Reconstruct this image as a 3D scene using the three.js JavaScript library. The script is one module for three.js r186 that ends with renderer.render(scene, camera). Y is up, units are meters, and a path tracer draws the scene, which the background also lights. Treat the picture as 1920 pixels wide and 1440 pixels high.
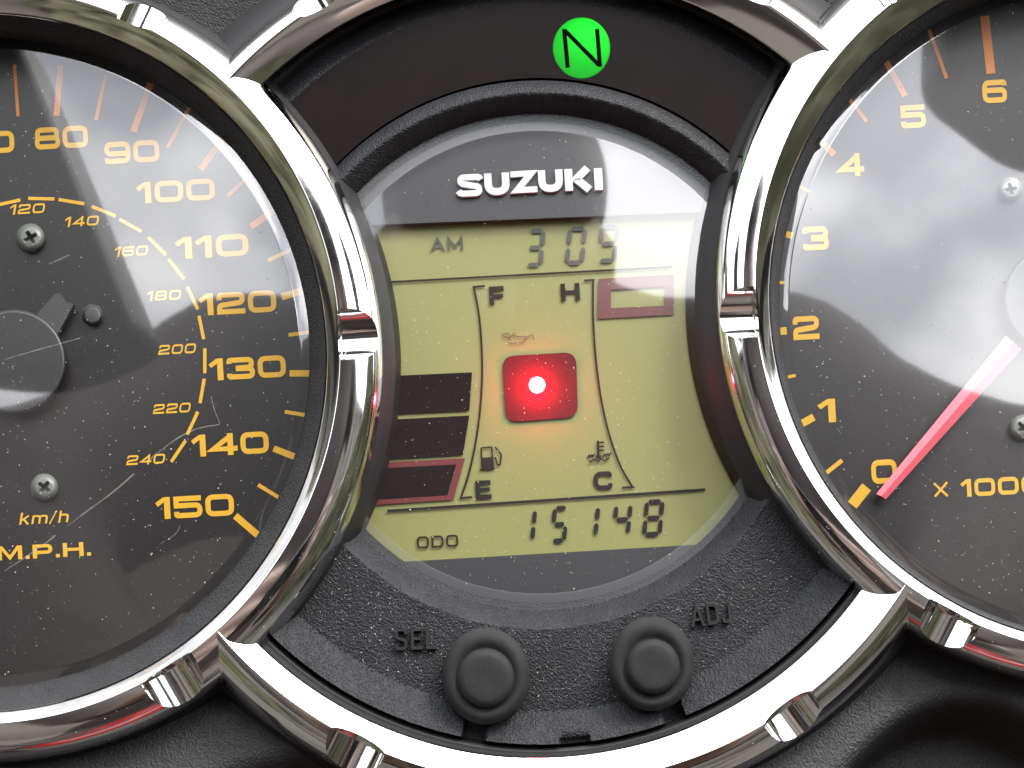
import * as THREE from 'three';
import { mergeGeometries, mergeVertices } from 'three/addons/utils/BufferGeometryUtils.js';
import { RoundedBoxGeometry } from 'three/addons/geometries/RoundedBoxGeometry.js';
import { MarchingCubes } from 'three/addons/objects/MarchingCubes.js';
import { Brush, Evaluator, SUBTRACTION } from 'three-bvh-csg';

// ---------------------------------------------------------------- camera, sky, sun, exposure
const K = 0.00008;                 // metres per photo pixel on the panel
const D = 2600;                    // camera distance in those pixels
const TAU = 14 * Math.PI / 180;    // the camera stands this far below the panel's normal
const PHI = 30 * Math.PI / 180;    // the panel faces this far above the horizon
const BASE = new THREE.Vector3(0, 1.1, 0);
const scene = new THREE.Scene();
const renderer = new THREE.WebGLRenderer({ antialias: true });
renderer.toneMapping = THREE.LinearToneMapping;
renderer.toneMappingExposure = 2.8;
renderer.shadowMap.enabled = true;
const turnX = new THREE.Quaternion().setFromAxisAngle(new THREE.Vector3(1, 0, 0), -PHI);
const toWorld = (x, y, z) => new THREE.Vector3(x, y, z).applyQuaternion(turnX).add(BASE);   // panel axes (metres) to world
const dirWorld = (x, y, z) => new THREE.Vector3(x, y, z).applyQuaternion(turnX).normalize();
const camera = new THREE.PerspectiveCamera(2 * Math.atan(720 / D) * 180 / Math.PI, 4 / 3, 0.01, 400);
const EYE = [0, -D * Math.sin(TAU), D * Math.cos(TAU)];
camera.position.copy(toWorld(EYE[0] * K, EYE[1] * K, EYE[2] * K));
camera.up.copy(dirWorld(0, 1, 0));
camera.lookAt(toWorld(0, 0, 0));
scene.add(camera);

function rng(seed) { let s = seed >>> 0; return () => { s = (s + 0x6D2B79F5) >>> 0; let t = s; t = Math.imul(t ^ (t >>> 15), t | 1); t ^= t + Math.imul(t ^ (t >>> 7), t | 61); return ((t ^ (t >>> 14)) >>> 0) / 4294967296; }; }
function hash3(x, y, z) { let h = Math.imul(x, 374761393) ^ Math.imul(y, 668265263) ^ Math.imul(z, 2147483647 ^ 1274126177); h = Math.imul(h ^ (h >>> 13), 1274126177); return ((h ^ (h >>> 16)) >>> 0) / 4294967296; }
function noise3(x, y, z) {
  const xi = Math.floor(x), yi = Math.floor(y), zi = Math.floor(z), s = (t) => t * t * (3 - 2 * t), u = s(x - xi), v = s(y - yi), w = s(z - zi);
  const l = (a, b, t) => a + (b - a) * t, h = (i, j, k) => hash3(xi + i, yi + j, zi + k);
  return l(l(l(h(0, 0, 0), h(1, 0, 0), u), l(h(0, 1, 0), h(1, 1, 0), u), v), l(l(h(0, 0, 1), h(1, 0, 1), u), l(h(0, 1, 1), h(1, 1, 1), u), v), w);
}
const fbm = (x, y, z, n = 5) => { let a = 0.5, f = 1, t = 0; for (let i = 0; i < n; i++) { t += a * noise3(x * f, y * f, z * f); a *= 0.5; f *= 2.03; } return t; };
const SUN = dirWorld(0.45, 0.72, 0.44);
{
  // a cloudy sky, evenly bright, with soft clouds
  const w = 1024, h = 512, data = new Float32Array(w * h * 4);
  for (let j = 0; j < h; j++) {
    const el = ((j + 0.5) / h - 0.5) * Math.PI;
    for (let i = 0; i < w; i++) {
      const az = ((i + 0.5) / w - 0.5) * 2 * Math.PI, x = Math.cos(el) * Math.cos(az), y = Math.sin(el), z = Math.cos(el) * Math.sin(az);
      const k = 1 / (Math.max(y, 0) + 0.35), c = fbm(x * k * 9 + 7, y * k * 7 + 3, z * k * 9, 5);
      const t = Math.min(1, Math.max(0, (c - 0.31) * 3.0));
      const near = Math.max(0, x * SUN.x + y * SUN.y + z * SUN.z), glow = 1.2 * Math.pow(near, 6);     // thinner cloud towards the hidden sun
      const g = y > 0 ? (1 + 2 * y) / 3 + glow : 0.2;
      const a = (0.6 + 0.85 * t) * g * 1.85, o = (j * w + i) * 4;
      data[o] = a * (0.945 + 0.05 * t); data[o + 1] = a * (0.975 + 0.02 * t); data[o + 2] = a * (1.05 - 0.04 * t); data[o + 3] = 1;
    }
  }
  const sky = new THREE.DataTexture(data, w, h, THREE.RGBAFormat, THREE.FloatType);
  sky.mapping = THREE.EquirectangularReflectionMapping; sky.magFilter = THREE.LinearFilter; sky.needsUpdate = true;
  scene.background = sky; scene.environment = sky;
}
const sun = new THREE.DirectionalLight(0xfff3e2, 1.45);
sun.position.copy(BASE).addScaledVector(SUN, 3); sun.target.position.copy(BASE);
sun.castShadow = true; sun.shadow.radius = 24; sun.shadow.mapSize.set(2048, 2048);
Object.assign(sun.shadow.camera, { left: -0.6, right: 0.6, top: 0.6, bottom: -0.6, near: 0.1, far: 6 });
scene.add(sun, sun.target);

// ---------------------------------------------------------------- helpers
// a photo pixel on the plane at height z (in pixels, panel axes) becomes a point of the panel, in metres
function P(px, py, z = 0) {
  const a = px - 960, b = -(py - 720), s = Math.sin(TAU), c = Math.cos(TAU);
  const dx = a, dy = D * s + b * c, dz = -D * c + b * s, t = (z - EYE[2]) / dz;
  return new THREE.Vector3((EYE[0] + t * dx) * K, (EYE[1] + t * dy) * K, z * K);
}
// what the flat lens mirrors at a pixel: the point of the panel's axes where the mirrored ray has come up to height zm (metres)
function mirrored(px, py, zm, zl = -60) {
  const p = P(px, py, zl), e = new THREE.Vector3(...EYE).multiplyScalar(K), d = p.clone().sub(e);
  d.z = -d.z; return p.clone().addScaledVector(d, (zm - p.z) / d.z);
}
const arr = (v) => [v.x, v.y, v.z];
const used = {};
const numbered = (n) => { used[n] = (used[n] ?? -1) + 1; return used[n] ? `${n}_${String(used[n]).padStart(3, '0')}` : n; };
function finish(o) { o.traverse((m) => { if (m.isMesh) { m.castShadow = true; m.receiveShadow = true; } }); return o; }
function top(name, label, category, extra = {}) { const g = new THREE.Group(); g.name = numbered(name); g.userData = { label, category, ...extra }; scene.add(g); return g; }
function part(parent, name, geo, mat, label) { const m = new THREE.Mesh(geo, mat); m.name = name; if (label) m.userData.label = label; parent.add(m); return m; }
function sub(parent, name, label) { const g = new THREE.Group(); g.name = name; if (label) g.userData.label = label; parent.add(g); return g; }
function meshOf(positions, index, uvs) {
  const g = new THREE.BufferGeometry();
  g.setAttribute('position', new THREE.Float32BufferAttribute(positions, 3));
  g.setAttribute('uv', new THREE.Float32BufferAttribute(uvs ?? positions.filter((_, i) => i % 3 < 2), 2));
  if (index) g.setIndex(index);
  g.computeVertexNormals();
  return g;
}
function uvPlanar(g) {   // uv in metres, from the panel's own x and y (and a share of z on steep faces)
  const p = g.attributes.position, u = new Float32Array(p.count * 2);
  for (let i = 0; i < p.count; i++) { u[2 * i] = p.getX(i) + 0.31 * p.getZ(i); u[2 * i + 1] = p.getY(i) + 0.67 * p.getZ(i); }
  g.setAttribute('uv', new THREE.BufferAttribute(u, 2)); return g;
}
// rows of points (each a closed or open loop of equal length) to one smooth surface
function sheet(rows, closedAcross, closedAlong, flip = false) {
  const n = rows[0].length, pos = [], idx = [];
  for (const r of rows) for (const p of r) pos.push(p.x, p.y, p.z);
  const R = rows.length;
  for (let i = 0; i < (closedAlong ? R : R - 1); i++) for (let j = 0; j < (closedAcross ? n : n - 1); j++) {
    const a = i * n + j, b = i * n + (j + 1) % n, c = ((i + 1) % R) * n + j, d = ((i + 1) % R) * n + (j + 1) % n;
    if (flip) idx.push(a, c, b, b, c, d); else idx.push(a, b, c, b, d, c);
  }
  const g = meshOf(pos, idx); if (!closedAcross || closedAlong) return uvPlanar(g);
  const u = new Float32Array(R * n * 2); let run = 0; const mid = rows[R >> 1];   // uv in metres along and across the ring
  for (let j = 0; j < n; j++) { if (j) run += mid[j].distanceTo(mid[j - 1]); let v = 0; for (let i = 0; i < R; i++) { if (i) v += rows[i][j].distanceTo(rows[i - 1][j]); u[2 * (i * n + j)] = run; u[2 * (i * n + j) + 1] = v; } }
  g.setAttribute('uv', new THREE.BufferAttribute(u, 2)); return g;
}
// the curve r(angle) that runs smoothly through measured points round a centre
function curve([cx, cy], pts) {
  const B = (t) => [1, Math.cos(t), Math.sin(t), Math.cos(2 * t), Math.sin(2 * t)], n = 5, A = [], y = [];
  for (let i = 0; i < n; i++) { A.push(new Array(n).fill(0)); y.push(0); A[i][i] = [0, 0.25, 0.25, 1.5, 1.5][i]; }
  for (const [px, py] of pts) { const b = B(Math.atan2(-(py - cy), px - cx)), r = Math.hypot(px - cx, py - cy); for (let i = 0; i < n; i++) { for (let j = 0; j < n; j++) A[i][j] += b[i] * b[j]; y[i] += b[i] * r; } }
  for (let i = 0; i < n; i++) for (let k = i + 1; k < n; k++) { const f = A[k][i] / A[i][i]; for (let j = i; j < n; j++) A[k][j] -= f * A[i][j]; y[k] -= f * y[i]; }
  const w = new Array(n); for (let i = n - 1; i >= 0; i--) { let s = y[i]; for (let j = i + 1; j < n; j++) s -= A[i][j] * w[j]; w[i] = s / A[i][i]; }
  return (t) => B(t).reduce((s, b, i) => s + b * w[i], 0);
}
const ringRow = (c, r, z, n, t0 = 0, t1 = 2 * Math.PI, closed = true) => Array.from({ length: n }, (_, i) => {
  const t = t0 + (t1 - t0) * i / (closed ? n : n - 1), R = typeof r === 'function' ? r(t) : r, Z = typeof z === 'function' ? z(t) : z;
  return P(c[0] + R * Math.cos(t), c[1] - R * Math.sin(t), Z);
});
function disc(c, r, z, n = 96) { const rim = ringRow(c, r, z, n), mid = P(c[0], c[1], z), pos = [mid.x, mid.y, mid.z], idx = []; rim.forEach((p, i) => { pos.push(p.x, p.y, p.z); idx.push(0, 1 + i, 1 + (i + 1) % n); }); return uvPlanar(meshOf(pos, idx)); }
function toPx(x, y, z) {   // a point of the panel (metres) seen from the camera, in photo pixels
  const X = x / K - EYE[0], Y = y / K - EYE[1], Z = z / K - EYE[2], s = Math.sin(TAU), c = Math.cos(TAU), w = (Y * s - Z * c) / D;
  return [960 + X / w, 720 - (Y * c + Z * s) / w];
}
// leaves out the faces that lie inside the two dial rings
function outsideRings(g, by = 14, rings = [[LC, L], [RC, R]]) {
  if (!g.index) g = mergeVertices(g);
  const p = g.attributes.position, hid = new Uint8Array(p.count), idx = [];
  for (let i = 0; i < p.count; i++) { const [x, y] = toPx(p.getX(i), p.getY(i), p.getZ(i)); for (const [c, k] of rings) if (Math.hypot(x - c[0], y - c[1]) < k.outer(Math.atan2(-(y - c[1]), x - c[0])) - by) hid[i] = 1; }
  for (let i = 0; i < g.index.count; i += 3) { const a = g.index.getX(i), b = g.index.getX(i + 1), c = g.index.getX(i + 2); if (!(hid[a] && hid[b] && hid[c])) idx.push(a, b, c); }
  g.setIndex(idx); return g;
}
// flat polygon given in photo pixels, at height z; with depth it has sides as well
function poly(pts, z, depth = 0, holes = []) {
  const V = (q) => q.map(([x, y]) => { const p = P(x, y, z); return new THREE.Vector2(p.x, p.y); });
  const s = new THREE.Shape(V(pts)); for (const h of holes) s.holes.push(new THREE.Path(V(h)));
  const g = depth ? new THREE.ExtrudeGeometry(s, { depth: depth * K, bevelEnabled: false, curveSegments: 1 }) : new THREE.ShapeGeometry(s);
  g.translate(0, 0, (z - depth) * K); return uvPlanar(g);
}
// ---- strokes: polylines with rounded corners, drawn as ribbons
function rounded(pts, r, closed) {
  const n = pts.length, out = [];
  for (let i = 0; i < n; i++) {
    const p = pts[i], a = pts[(i + n - 1) % n], b = pts[(i + 1) % n];
    if (!closed && (i === 0 || i === n - 1)) { out.push([p[0], p[1]]); continue; }
    const la = Math.hypot(a[0] - p[0], a[1] - p[1]), lb = Math.hypot(b[0] - p[0], b[1] - p[1]), q = Math.min(p[2] ?? r, la * 0.49, lb * 0.49);
    if (q < 1e-4) { out.push([p[0], p[1]]); continue; }
    const A = [p[0] + (a[0] - p[0]) / la * q, p[1] + (a[1] - p[1]) / la * q], B = [p[0] + (b[0] - p[0]) / lb * q, p[1] + (b[1] - p[1]) / lb * q];
    for (let k = 0; k <= 6; k++) { const t = k / 6, u = 1 - t; out.push([u * u * A[0] + 2 * u * t * p[0] + t * t * B[0], u * u * A[1] + 2 * u * t * p[1] + t * t * B[1]]); }
  }
  return out;
}
function ribbon(pts, t, closed) {      // -> [left points, right points]
  const n = pts.length, L = [], R = [];
  for (let i = 0; i < n; i++) {
    const p = pts[i], a = closed || i ? pts[(i + n - 1) % n] : null, b = closed || i < n - 1 ? pts[(i + 1) % n] : null;
    const nrm = (u, v) => { const l = Math.hypot(v[0] - u[0], v[1] - u[1]) || 1; return [-(v[1] - u[1]) / l, (v[0] - u[0]) / l]; };
    let m; if (a && b) { const x = nrm(a, p), y = nrm(p, b); m = [x[0] + y[0], x[1] + y[1]]; const l = Math.hypot(...m) || 1, k = 1 / Math.max(0.35, (x[0] * m[0] + x[1] * m[1]) / l); m = [m[0] / l * k, m[1] / l * k]; } else m = a ? nrm(a, p) : nrm(p, b);
    L.push([p[0] + m[0] * t / 2, p[1] + m[1] * t / 2]); R.push([p[0] - m[0] * t / 2, p[1] - m[1] * t / 2]);
  }
  return [L, R];
}
// strokes [{p, t, c, r}] under a map (glyph units -> photo pixels) to one geometry at height z, raised by `up` if given
function strokes(list, map, z, up = 0) {
  const gs = []; let lift = 0;
  for (const s of list) {
    const [L, R] = ribbon(rounded(s.p, s.r ?? 0, s.c), s.t, s.c), n = L.length, pos = [], idx = [], zz = z + up + lift; lift += 0.09;
    const put = (q, h) => { const m = map(q[0], q[1]), v = P(m[0], m[1], zz), w = v; pos.push(w.x, w.y, h * K); };
    const quad = (a, b, c, d) => { idx.push(a, b, c, a, c, d); };
    for (let i = 0; i < n; i++) { put(L[i], zz); put(R[i], zz); }
    for (let i = 0; i < (s.c ? n : n - 1); i++) { const j = (i + 1) % n; quad(2 * i, 2 * i + 1, 2 * j + 1, 2 * j); }
    if (up) {
      for (const side of [L, R]) { const o = pos.length / 3; for (let i = 0; i < n; i++) { put(side[i], zz); put(side[i], z - 1); } for (let i = 0; i < (s.c ? n : n - 1); i++) { const j = (i + 1) % n; quad(o + 2 * i, o + 2 * i + 1, o + 2 * j + 1, o + 2 * j); } }
      if (!s.c) for (const i of [0, n - 1]) { const o = pos.length / 3; put(L[i], zz); put(R[i], zz); put(R[i], z - 1); put(L[i], z - 1); quad(o, o + 1, o + 2, o + 3); }
    }
    gs.push(uvPlanar(meshOf(pos, idx)));
  }
  return gs.length > 1 ? mergeGeometries(gs) : gs[0];
}
// ---- the wide square lettering of the dials, in cells 1 high
const GLYPH = (() => {
  const W = 1.3, t = 0.235, i = t / 2, L = i, R = W - i, B = i, T = 1 - i, M = 0.5, r = 0.26, g = {};
  const S = (p, c = false, tt = t) => ({ p, c, t: tt, r });
  g['0'] = [W, [S([[L, B], [R, B], [R, T], [L, T]], true)]];
  g['1'] = [0.66, [S([[0.5, 0], [0.5, 1]], false, 0.27), S([[0.02, 0.66], [0.4, 0.915]], false, 0.2)]];
  g['2'] = [W, [S([[L, 0.66], [L, T], [R, T], [R, M + 0.02], [L, M - 0.09], [L, B, 0], [W, B]])]];
  g['3'] = [W, [S([[L, 0.72], [L, T], [R - 0.03, T], [R - 0.03, M + 0.03], [0.42, M + 0.01]]), S([[0.42, M - 0.01], [R, M - 0.03], [R, B], [L, B], [L, 0.28]])]];
  g['4'] = [W, [S([[0.97, T - 0.02, 0], [L + 0.05, 0.3, 0], [W, 0.3]]), S([[0.97, 0], [0.97, 1]], false, 0.26)]];
  g['5'] = [W, [S([[W - 0.05, T], [L, T, 0], [L, 0.57, 0], [R, 0.57], [R, B], [L, B], [L, 0.3]])]];
  g['6'] = [W, [S([[R, 0.73], [R, T], [L, T], [L, B], [R, B], [R, 0.55], [L + i, 0.55]])]];
  g['7'] = [W, [S([[0.02, T], [R, T, 0], [0.45, 0]])]];
  g['8'] = [W, [S([[L, B], [R, B], [R, M + 0.01], [L, M + 0.01]], true), S([[L + 0.04, M + 0.01], [L + 0.04, T], [R - 0.04, T], [R - 0.04, M + 0.01]])]];
  g['9'] = [W, [S([[L, 0.27], [L, B], [R, B], [R, T], [L, T], [L, 0.45], [R - i, 0.45]])]];
  g['.'] = [0.3, [S([[0.15, 0], [0.15, 0.24]], false, 0.24)]];
  g['M'] = [1.5, [S([[0.13, 0], [0.13, 1]], false, 0.26), S([[1.37, 0], [1.37, 1]], false, 0.26), S([[0.2, 0.97, 0], [0.75, 0.14, 0], [1.3, 0.97, 0]], false, 0.2)]];
  g['P'] = [1.2, [S([[0.13, 0], [0.13, 1]], false, 0.26), S([[0.2, T], [1.08, T], [1.08, 0.42], [0.2, 0.42]])]];
  g['H'] = [1.25, [S([[0.13, 0], [0.13, 1]], false, 0.26), S([[1.12, 0], [1.12, 1]], false, 0.26), S([[0.2, 0.52], [1.05, 0.52]], false, 0.22)]];
  const k = 0.2;
  g['k'] = [0.95, [S([[0.1, 0], [0.1, 1.3]], false, k), S([[0.8, 0.95], [0.15, 0.45]], false, k), S([[0.35, 0.6], [0.85, 0]], false, k)]];
  g['m'] = [1.55, [S([[0.1, 0], [0.1, 0.95]], false, k), S([[0.12, 0.85], [0.75, 0.85], [0.75, 0]], false, k), S([[0.78, 0.85], [1.42, 0.85], [1.42, 0]], false, k)]];
  g['h'] = [0.98, [S([[0.1, 0], [0.1, 1.3]], false, k), S([[0.12, 0.85], [0.85, 0.85], [0.85, 0]], false, k)]];
  g['/'] = [0.6, [S([[0, -0.1], [0.5, 1.35]], false, 0.13)]];
  return g;
})();
const smooth = (pts, n = 60) => new THREE.CatmullRomCurve3(pts.map(([x, y]) => new THREE.Vector3(x, y, 0))).getPoints(n).map((p) => [p.x, p.y]);
const TILT = 3.1 * Math.PI / 180;
// a word whose letters fill the photo's box: left x0, baseline y at x0, letter height h, width to fill
function word(str, x0, y0, h, width, z, { slant = 0, tilt = TILT, gap = 0.14, glyphs = GLYPH, up = 0, weight = 1 } = {}) {
  let w = 0; for (const ch of str) w += glyphs[ch][0] + gap; w -= gap;
  const sx = width / w, list = []; let x = 0;
  for (const ch of str) { for (const s of glyphs[ch][1]) list.push({ ...s, t: s.t * weight, p: s.p.map(([a, b, c]) => [a + x, b, c]) }); x += glyphs[ch][0] + gap; }
  const map = (u, v) => { const a = u * sx + v * h * slant, b = v * h; return [x0 + a * Math.cos(tilt) - b * Math.sin(tilt), y0 - a * Math.sin(tilt) - b * Math.cos(tilt)]; };
  return strokes(list, map, z, up);
}
const line = (pts, t, z, r = 0, closed = false, up = 0) => strokes([{ p: pts, t, r, c: closed }], (x, y) => [x, y], z, up);

// ---------------------------------------------------------------- materials
function noiseTexture(n, fn, srgb = false) {
  const d = new Uint8Array(n * n * 4);
  for (let y = 0; y < n; y++) for (let x = 0; x < n; x++) { const v = fn(x / n, y / n), o = (y * n + x) * 4; if (Array.isArray(v)) { for (let c = 0; c < 3; c++) d[o + c] = Math.max(0, Math.min(255, v[c] * 255)); } else d[o] = d[o + 1] = d[o + 2] = Math.max(0, Math.min(255, v * 255)); d[o + 3] = 255; }
  const t = new THREE.DataTexture(d, n, n); t.wrapS = t.wrapT = THREE.RepeatWrapping; t.magFilter = THREE.LinearFilter; t.minFilter = THREE.LinearFilter; if (srgb) t.colorSpace = THREE.SRGBColorSpace; t.needsUpdate = true; return t;
}
function tileNoise(x, y, f, seed) {   // repeats after 1
  const s = (t) => t * t * (3 - 2 * t), X = x * f, Y = y * f, xi = Math.floor(X), yi = Math.floor(Y), u = s(X - xi), v = s(Y - yi), h = (a, b) => hash3(((a % f) + f) % f, ((b % f) + f) % f, seed);
  return (h(xi, yi) * (1 - u) + h(xi + 1, yi) * u) * (1 - v) + (h(xi, yi + 1) * (1 - u) + h(xi + 1, yi + 1) * u) * v;
}
const scaled = (t, metres) => { const c = t.clone(); c.repeat.set(1 / metres, 1 / metres); c.needsUpdate = true; return c; };
const grainTex = noiseTexture(512, (x, y) => { const a = tileNoise(x, y, 48, 1), b = tileNoise(x, y, 96, 2), c = tileNoise(x, y, 22, 3); return Math.pow(0.55 * a + 0.3 * b + 0.15 * c, 1.3); });
const fineTex = noiseTexture(512, (x, y) => 0.6 * tileNoise(x, y, 128, 4) + 0.4 * tileNoise(x, y, 64, 5));
const wearTex = noiseTexture(512, (x, y) => { const v = 0.62 + 0.3 * tileNoise(x, y, 6, 6) + 0.2 * tileNoise(x, y, 24, 7) - 0.12 + 0.12 * tileNoise(x, y, 110, 8); return [v, v, v]; });
const speckTex = noiseTexture(1024, (x, y) => { const v = 0.5 + 0.14 * tileNoise(x, y, 9, 9) + 0.16 * tileNoise(x, y, 256, 10) + (tileNoise(x, y, 400, 11) > 0.93 ? 0.25 : 0); return [v, v, v]; });
const brushTex = noiseTexture(512, (x, y) => 0.7 * tileNoise(x, (y * 7) % 1, 8, 12) * 0.2 + 0.8 * tileNoise((x * 3) % 1, y, 160, 13));
const std = (o) => new THREE.MeshStandardMaterial(o), phys = (o) => new THREE.MeshPhysicalMaterial(o);
const lin = (r, g, b) => new THREE.Color().setRGB(r, g, b);
const M = {
  chrome: std({ color: lin(0.7, 0.695, 0.685), metalness: 1, roughness: 0.09, roughnessMap: scaled(wearTex, 0.02) }),
  fascia: phys({ specularIntensity: 0.3, color: lin(0.0165, 0.0175, 0.0205), map: scaled(wearTex, 0.03), roughness: 0.5, bumpMap: scaled(grainTex, 0.0105), bumpScale: 0.0002 }),
  cover: phys({ specularIntensity: 0.6, color: lin(0.022, 0.022, 0.023), map: scaled(wearTex, 0.05), roughness: 0.55, bumpMap: scaled(grainTex, 0.0105), bumpScale: 0.00016 }),
  collar: phys({ color: lin(0.013, 0.013, 0.014), roughness: 0.5, specularIntensity: 0.5, bumpMap: scaled(fineTex, 0.02), bumpScale: 0.00001 }),
  recess: phys({ specularIntensity: 0.5, color: lin(0.018, 0.0185, 0.02), map: scaled(wearTex, 0.02), roughness: 0.6, bumpMap: scaled(grainTex, 0.012), bumpScale: 0.0002 }),
  dial: std({ color: lin(0.0145, 0.0128, 0.0124), map: scaled(speckTex, 0.05), roughness: 0.36, bumpMap: scaled(brushTex, 0.03), bumpScale: 0.000004 }),
  amber: std({ color: lin(0.5, 0.28, 0.007), roughness: 0.5 }),
  orange: std({ color: lin(0.5, 0.16, 0.018), roughness: 0.5 }),
  hub: std({ color: lin(0.02, 0.02, 0.021), roughness: 0.4, bumpMap: scaled(fineTex, 0.01), bumpScale: 0.000005 }),
  steel: std({ color: lin(0.13, 0.14, 0.13), metalness: 0.4, roughness: 0.45 }),
  dark: std({ color: lin(0.012, 0.012, 0.013), roughness: 0.6 }),
  tail: std({ color: lin(0.03, 0.031, 0.033), roughness: 0.5 }),
  needle: phys({ color: lin(0.66, 0.11, 0.15), roughness: 0.35 }),
  mask: std({ color: lin(0.025, 0.025, 0.028), roughness: 0.42, bumpMap: scaled(fineTex, 0.01), bumpScale: 0.000004 }),
  lcd: std({ color: lin(0.185, 0.194, 0.062), roughness: 0.45, bumpMap: scaled(fineTex, 0.006), bumpScale: 0.000004 }),
  ink: phys({ color: lin(0.018, 0.018, 0.016), roughness: 0.9, specularIntensity: 0.2 }),
  seg: std({ color: lin(0.04, 0.046, 0.036), roughness: 0.6 }),
  bar: phys({ color: lin(0.009, 0.0055, 0.006), roughness: 0.9, specularIntensity: 0.2 }),
  red: std({ color: lin(0.1, 0.007, 0.008), roughness: 0.5 }),
  redBox: std({ color: lin(0.085, 0.016, 0.015), roughness: 0.5 }),
  window: phys({ color: lin(0.07, 0.001, 0.004), roughness: 0.6, specularIntensity: 0.4 }),
  badge: std({ color: lin(0.5, 0.51, 0.53), roughness: 0.35 }),
  lens: phys({ color: lin(0.97, 0.97, 0.97), roughness: 0.03, transmission: 1, thickness: 0, ior: 1.95 }),
  smoked: phys({ color: lin(0.006, 0.003, 0.0027), roughness: 0.3, specularIntensity: 0.1, map: scaled(wearTex, 0.04), bumpMap: scaled(fineTex, 0.03), bumpScale: 0.000004 }),
  rubber: phys({ specularIntensity: 0.5, color: lin(0.014, 0.014, 0.0145), map: scaled(wearTex, 0.02), roughness: 0.8, bumpMap: scaled(fineTex, 0.02), bumpScale: 0.000012 }),
  dust: std({ color: lin(0.45, 0.44, 0.4), roughness: 1 }),
  film: phys({ color: lin(0.2, 0.21, 0.22), roughness: 0.5, transparent: true, opacity: 0.3 }),
  scratch: phys({ color: lin(0.3, 0.3, 0.27), roughness: 0.9, transparent: true, opacity: 0.26 }),
};

// ---------------------------------------------------------------- the instrument cluster
const cluster = top('instrument_cluster', 'motorcycle instrument cluster with chrome rings, two round dials and a green display between them', 'instrument cluster');
cluster.quaternion.copy(turnX); cluster.position.copy(BASE);
const at = (dx, dy, s) => (pts) => pts.map(([x, y]) => [dx + x / s, dy + y / s]);
const cA = at(0, 0, 3), cB = at(0, 480, 3), cC = at(0, 960, 3), cD = at(1280, 0, 3), cE = at(1280, 480, 3), cF = at(1280, 960, 3), cG = at(400, 0, 4.8), cH = at(380, 1080, 4);
const LC = [-34, 676], RC = [2090, 562], CC = [1011, 688];
const L = {
  seat: curve(LC, [[27, 77], [167, 103], [277, 147], [353, 200], [420, 263], [480, 333], [520, 400], [547, 477], [563, 533], [578, 623], [578, 710], [570, 780], [550, 857], [523, 930], [483, 1003], [393, 1113], [283, 1200], [133, 1260], [0, 1290]]),
  inner: curve(LC, [[0, 30], [133, 43], [233, 80], [333, 133], [417, 200], [483, 277], [533, 350], [580, 450], [598, 544], [606, 620], [607, 694], [604, 758], [547, 985], [483, 1070], [290, 1242], [163, 1303], [0, 1338]]),
  crest: curve(LC, [[217, 28], [300, 72], [360, 107], [430, 153], [483, 213], [533, 283], [580, 360], [613, 467], [626, 589], [626, 655], [622, 760], [570, 975], [500, 1085], [415, 1180], [333, 1240], [190, 1315], [20, 1352]]),
  outer: curve(LC, [[465, 133], [494, 160], [537, 200], [577, 240], [621, 298], [696, 480], [717, 620], [716, 760], [694, 871], [669, 926], [630, 1027], [600, 1093], [550, 1160], [513, 1207], [300, 1337], [167, 1403], [83, 1433]]),
  foot: curve(LC, [[529, 162], [554, 192], [587, 233], [629, 292], [727, 480], [752, 620], [752, 700], [752, 790], [735, 880], [700, 970], [684, 994], [640, 1070], [524, 1216], [306, 1348], [170, 1414], [86, 1444]]),
};
const R = {
  seat: curve(RC, cD([[1700, 60], [1380, 180], [1140, 330], [930, 540], [770, 780], [650, 1020], [560, 1400]]).concat(cE([[540, 150], [550, 420], [595, 650], [690, 930], [840, 1190], [970, 1380]]), cF([[1060, 130], [1200, 290], [1400, 440], [1650, 560], [1900, 610]]))),
  inner: curve(RC, cD([[1560, 0], [1300, 110], [1000, 340], [760, 640], [620, 900], [540, 1150], [490, 1400]]).concat(cE([[480, 100], [500, 450], [560, 700], [680, 1000], [800, 1200], [940, 1420]]), cF([[1100, 300], [1400, 490], [1650, 580], [1900, 640]]))),
  crest: curve(RC, cD([[1170, 50], [880, 270], [700, 500], [560, 800], [470, 1100], [430, 1400]]).concat(cE([[440, 200], [425, 470], [470, 700], [560, 960], [700, 1200]]), cF([[850, 30], [1050, 240], [1250, 400], [1430, 510], [1660, 630], [1900, 710]]))),
  outer: curve(RC, cD([[600, 300], [480, 480], [350, 760], [270, 1000], [225, 1400]]).concat(cE([[185, 200], [180, 500], [260, 800], [350, 1040], [500, 1300]]), cF([[570, 10], [780, 300], [1040, 540], [1280, 680], [1500, 790], [1900, 920]]))),
  foot: curve(RC, [[1281, 620], [1290, 707], [1319, 805], [1353, 884], [1388, 947], [1500, 1090], [1285, 540], [1300, 440], [1335, 330], [1390, 220], [1450, 110], ...cF([[1040, 552], [1280, 694], [1500, 802], [1900, 934]])]),
};
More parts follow.
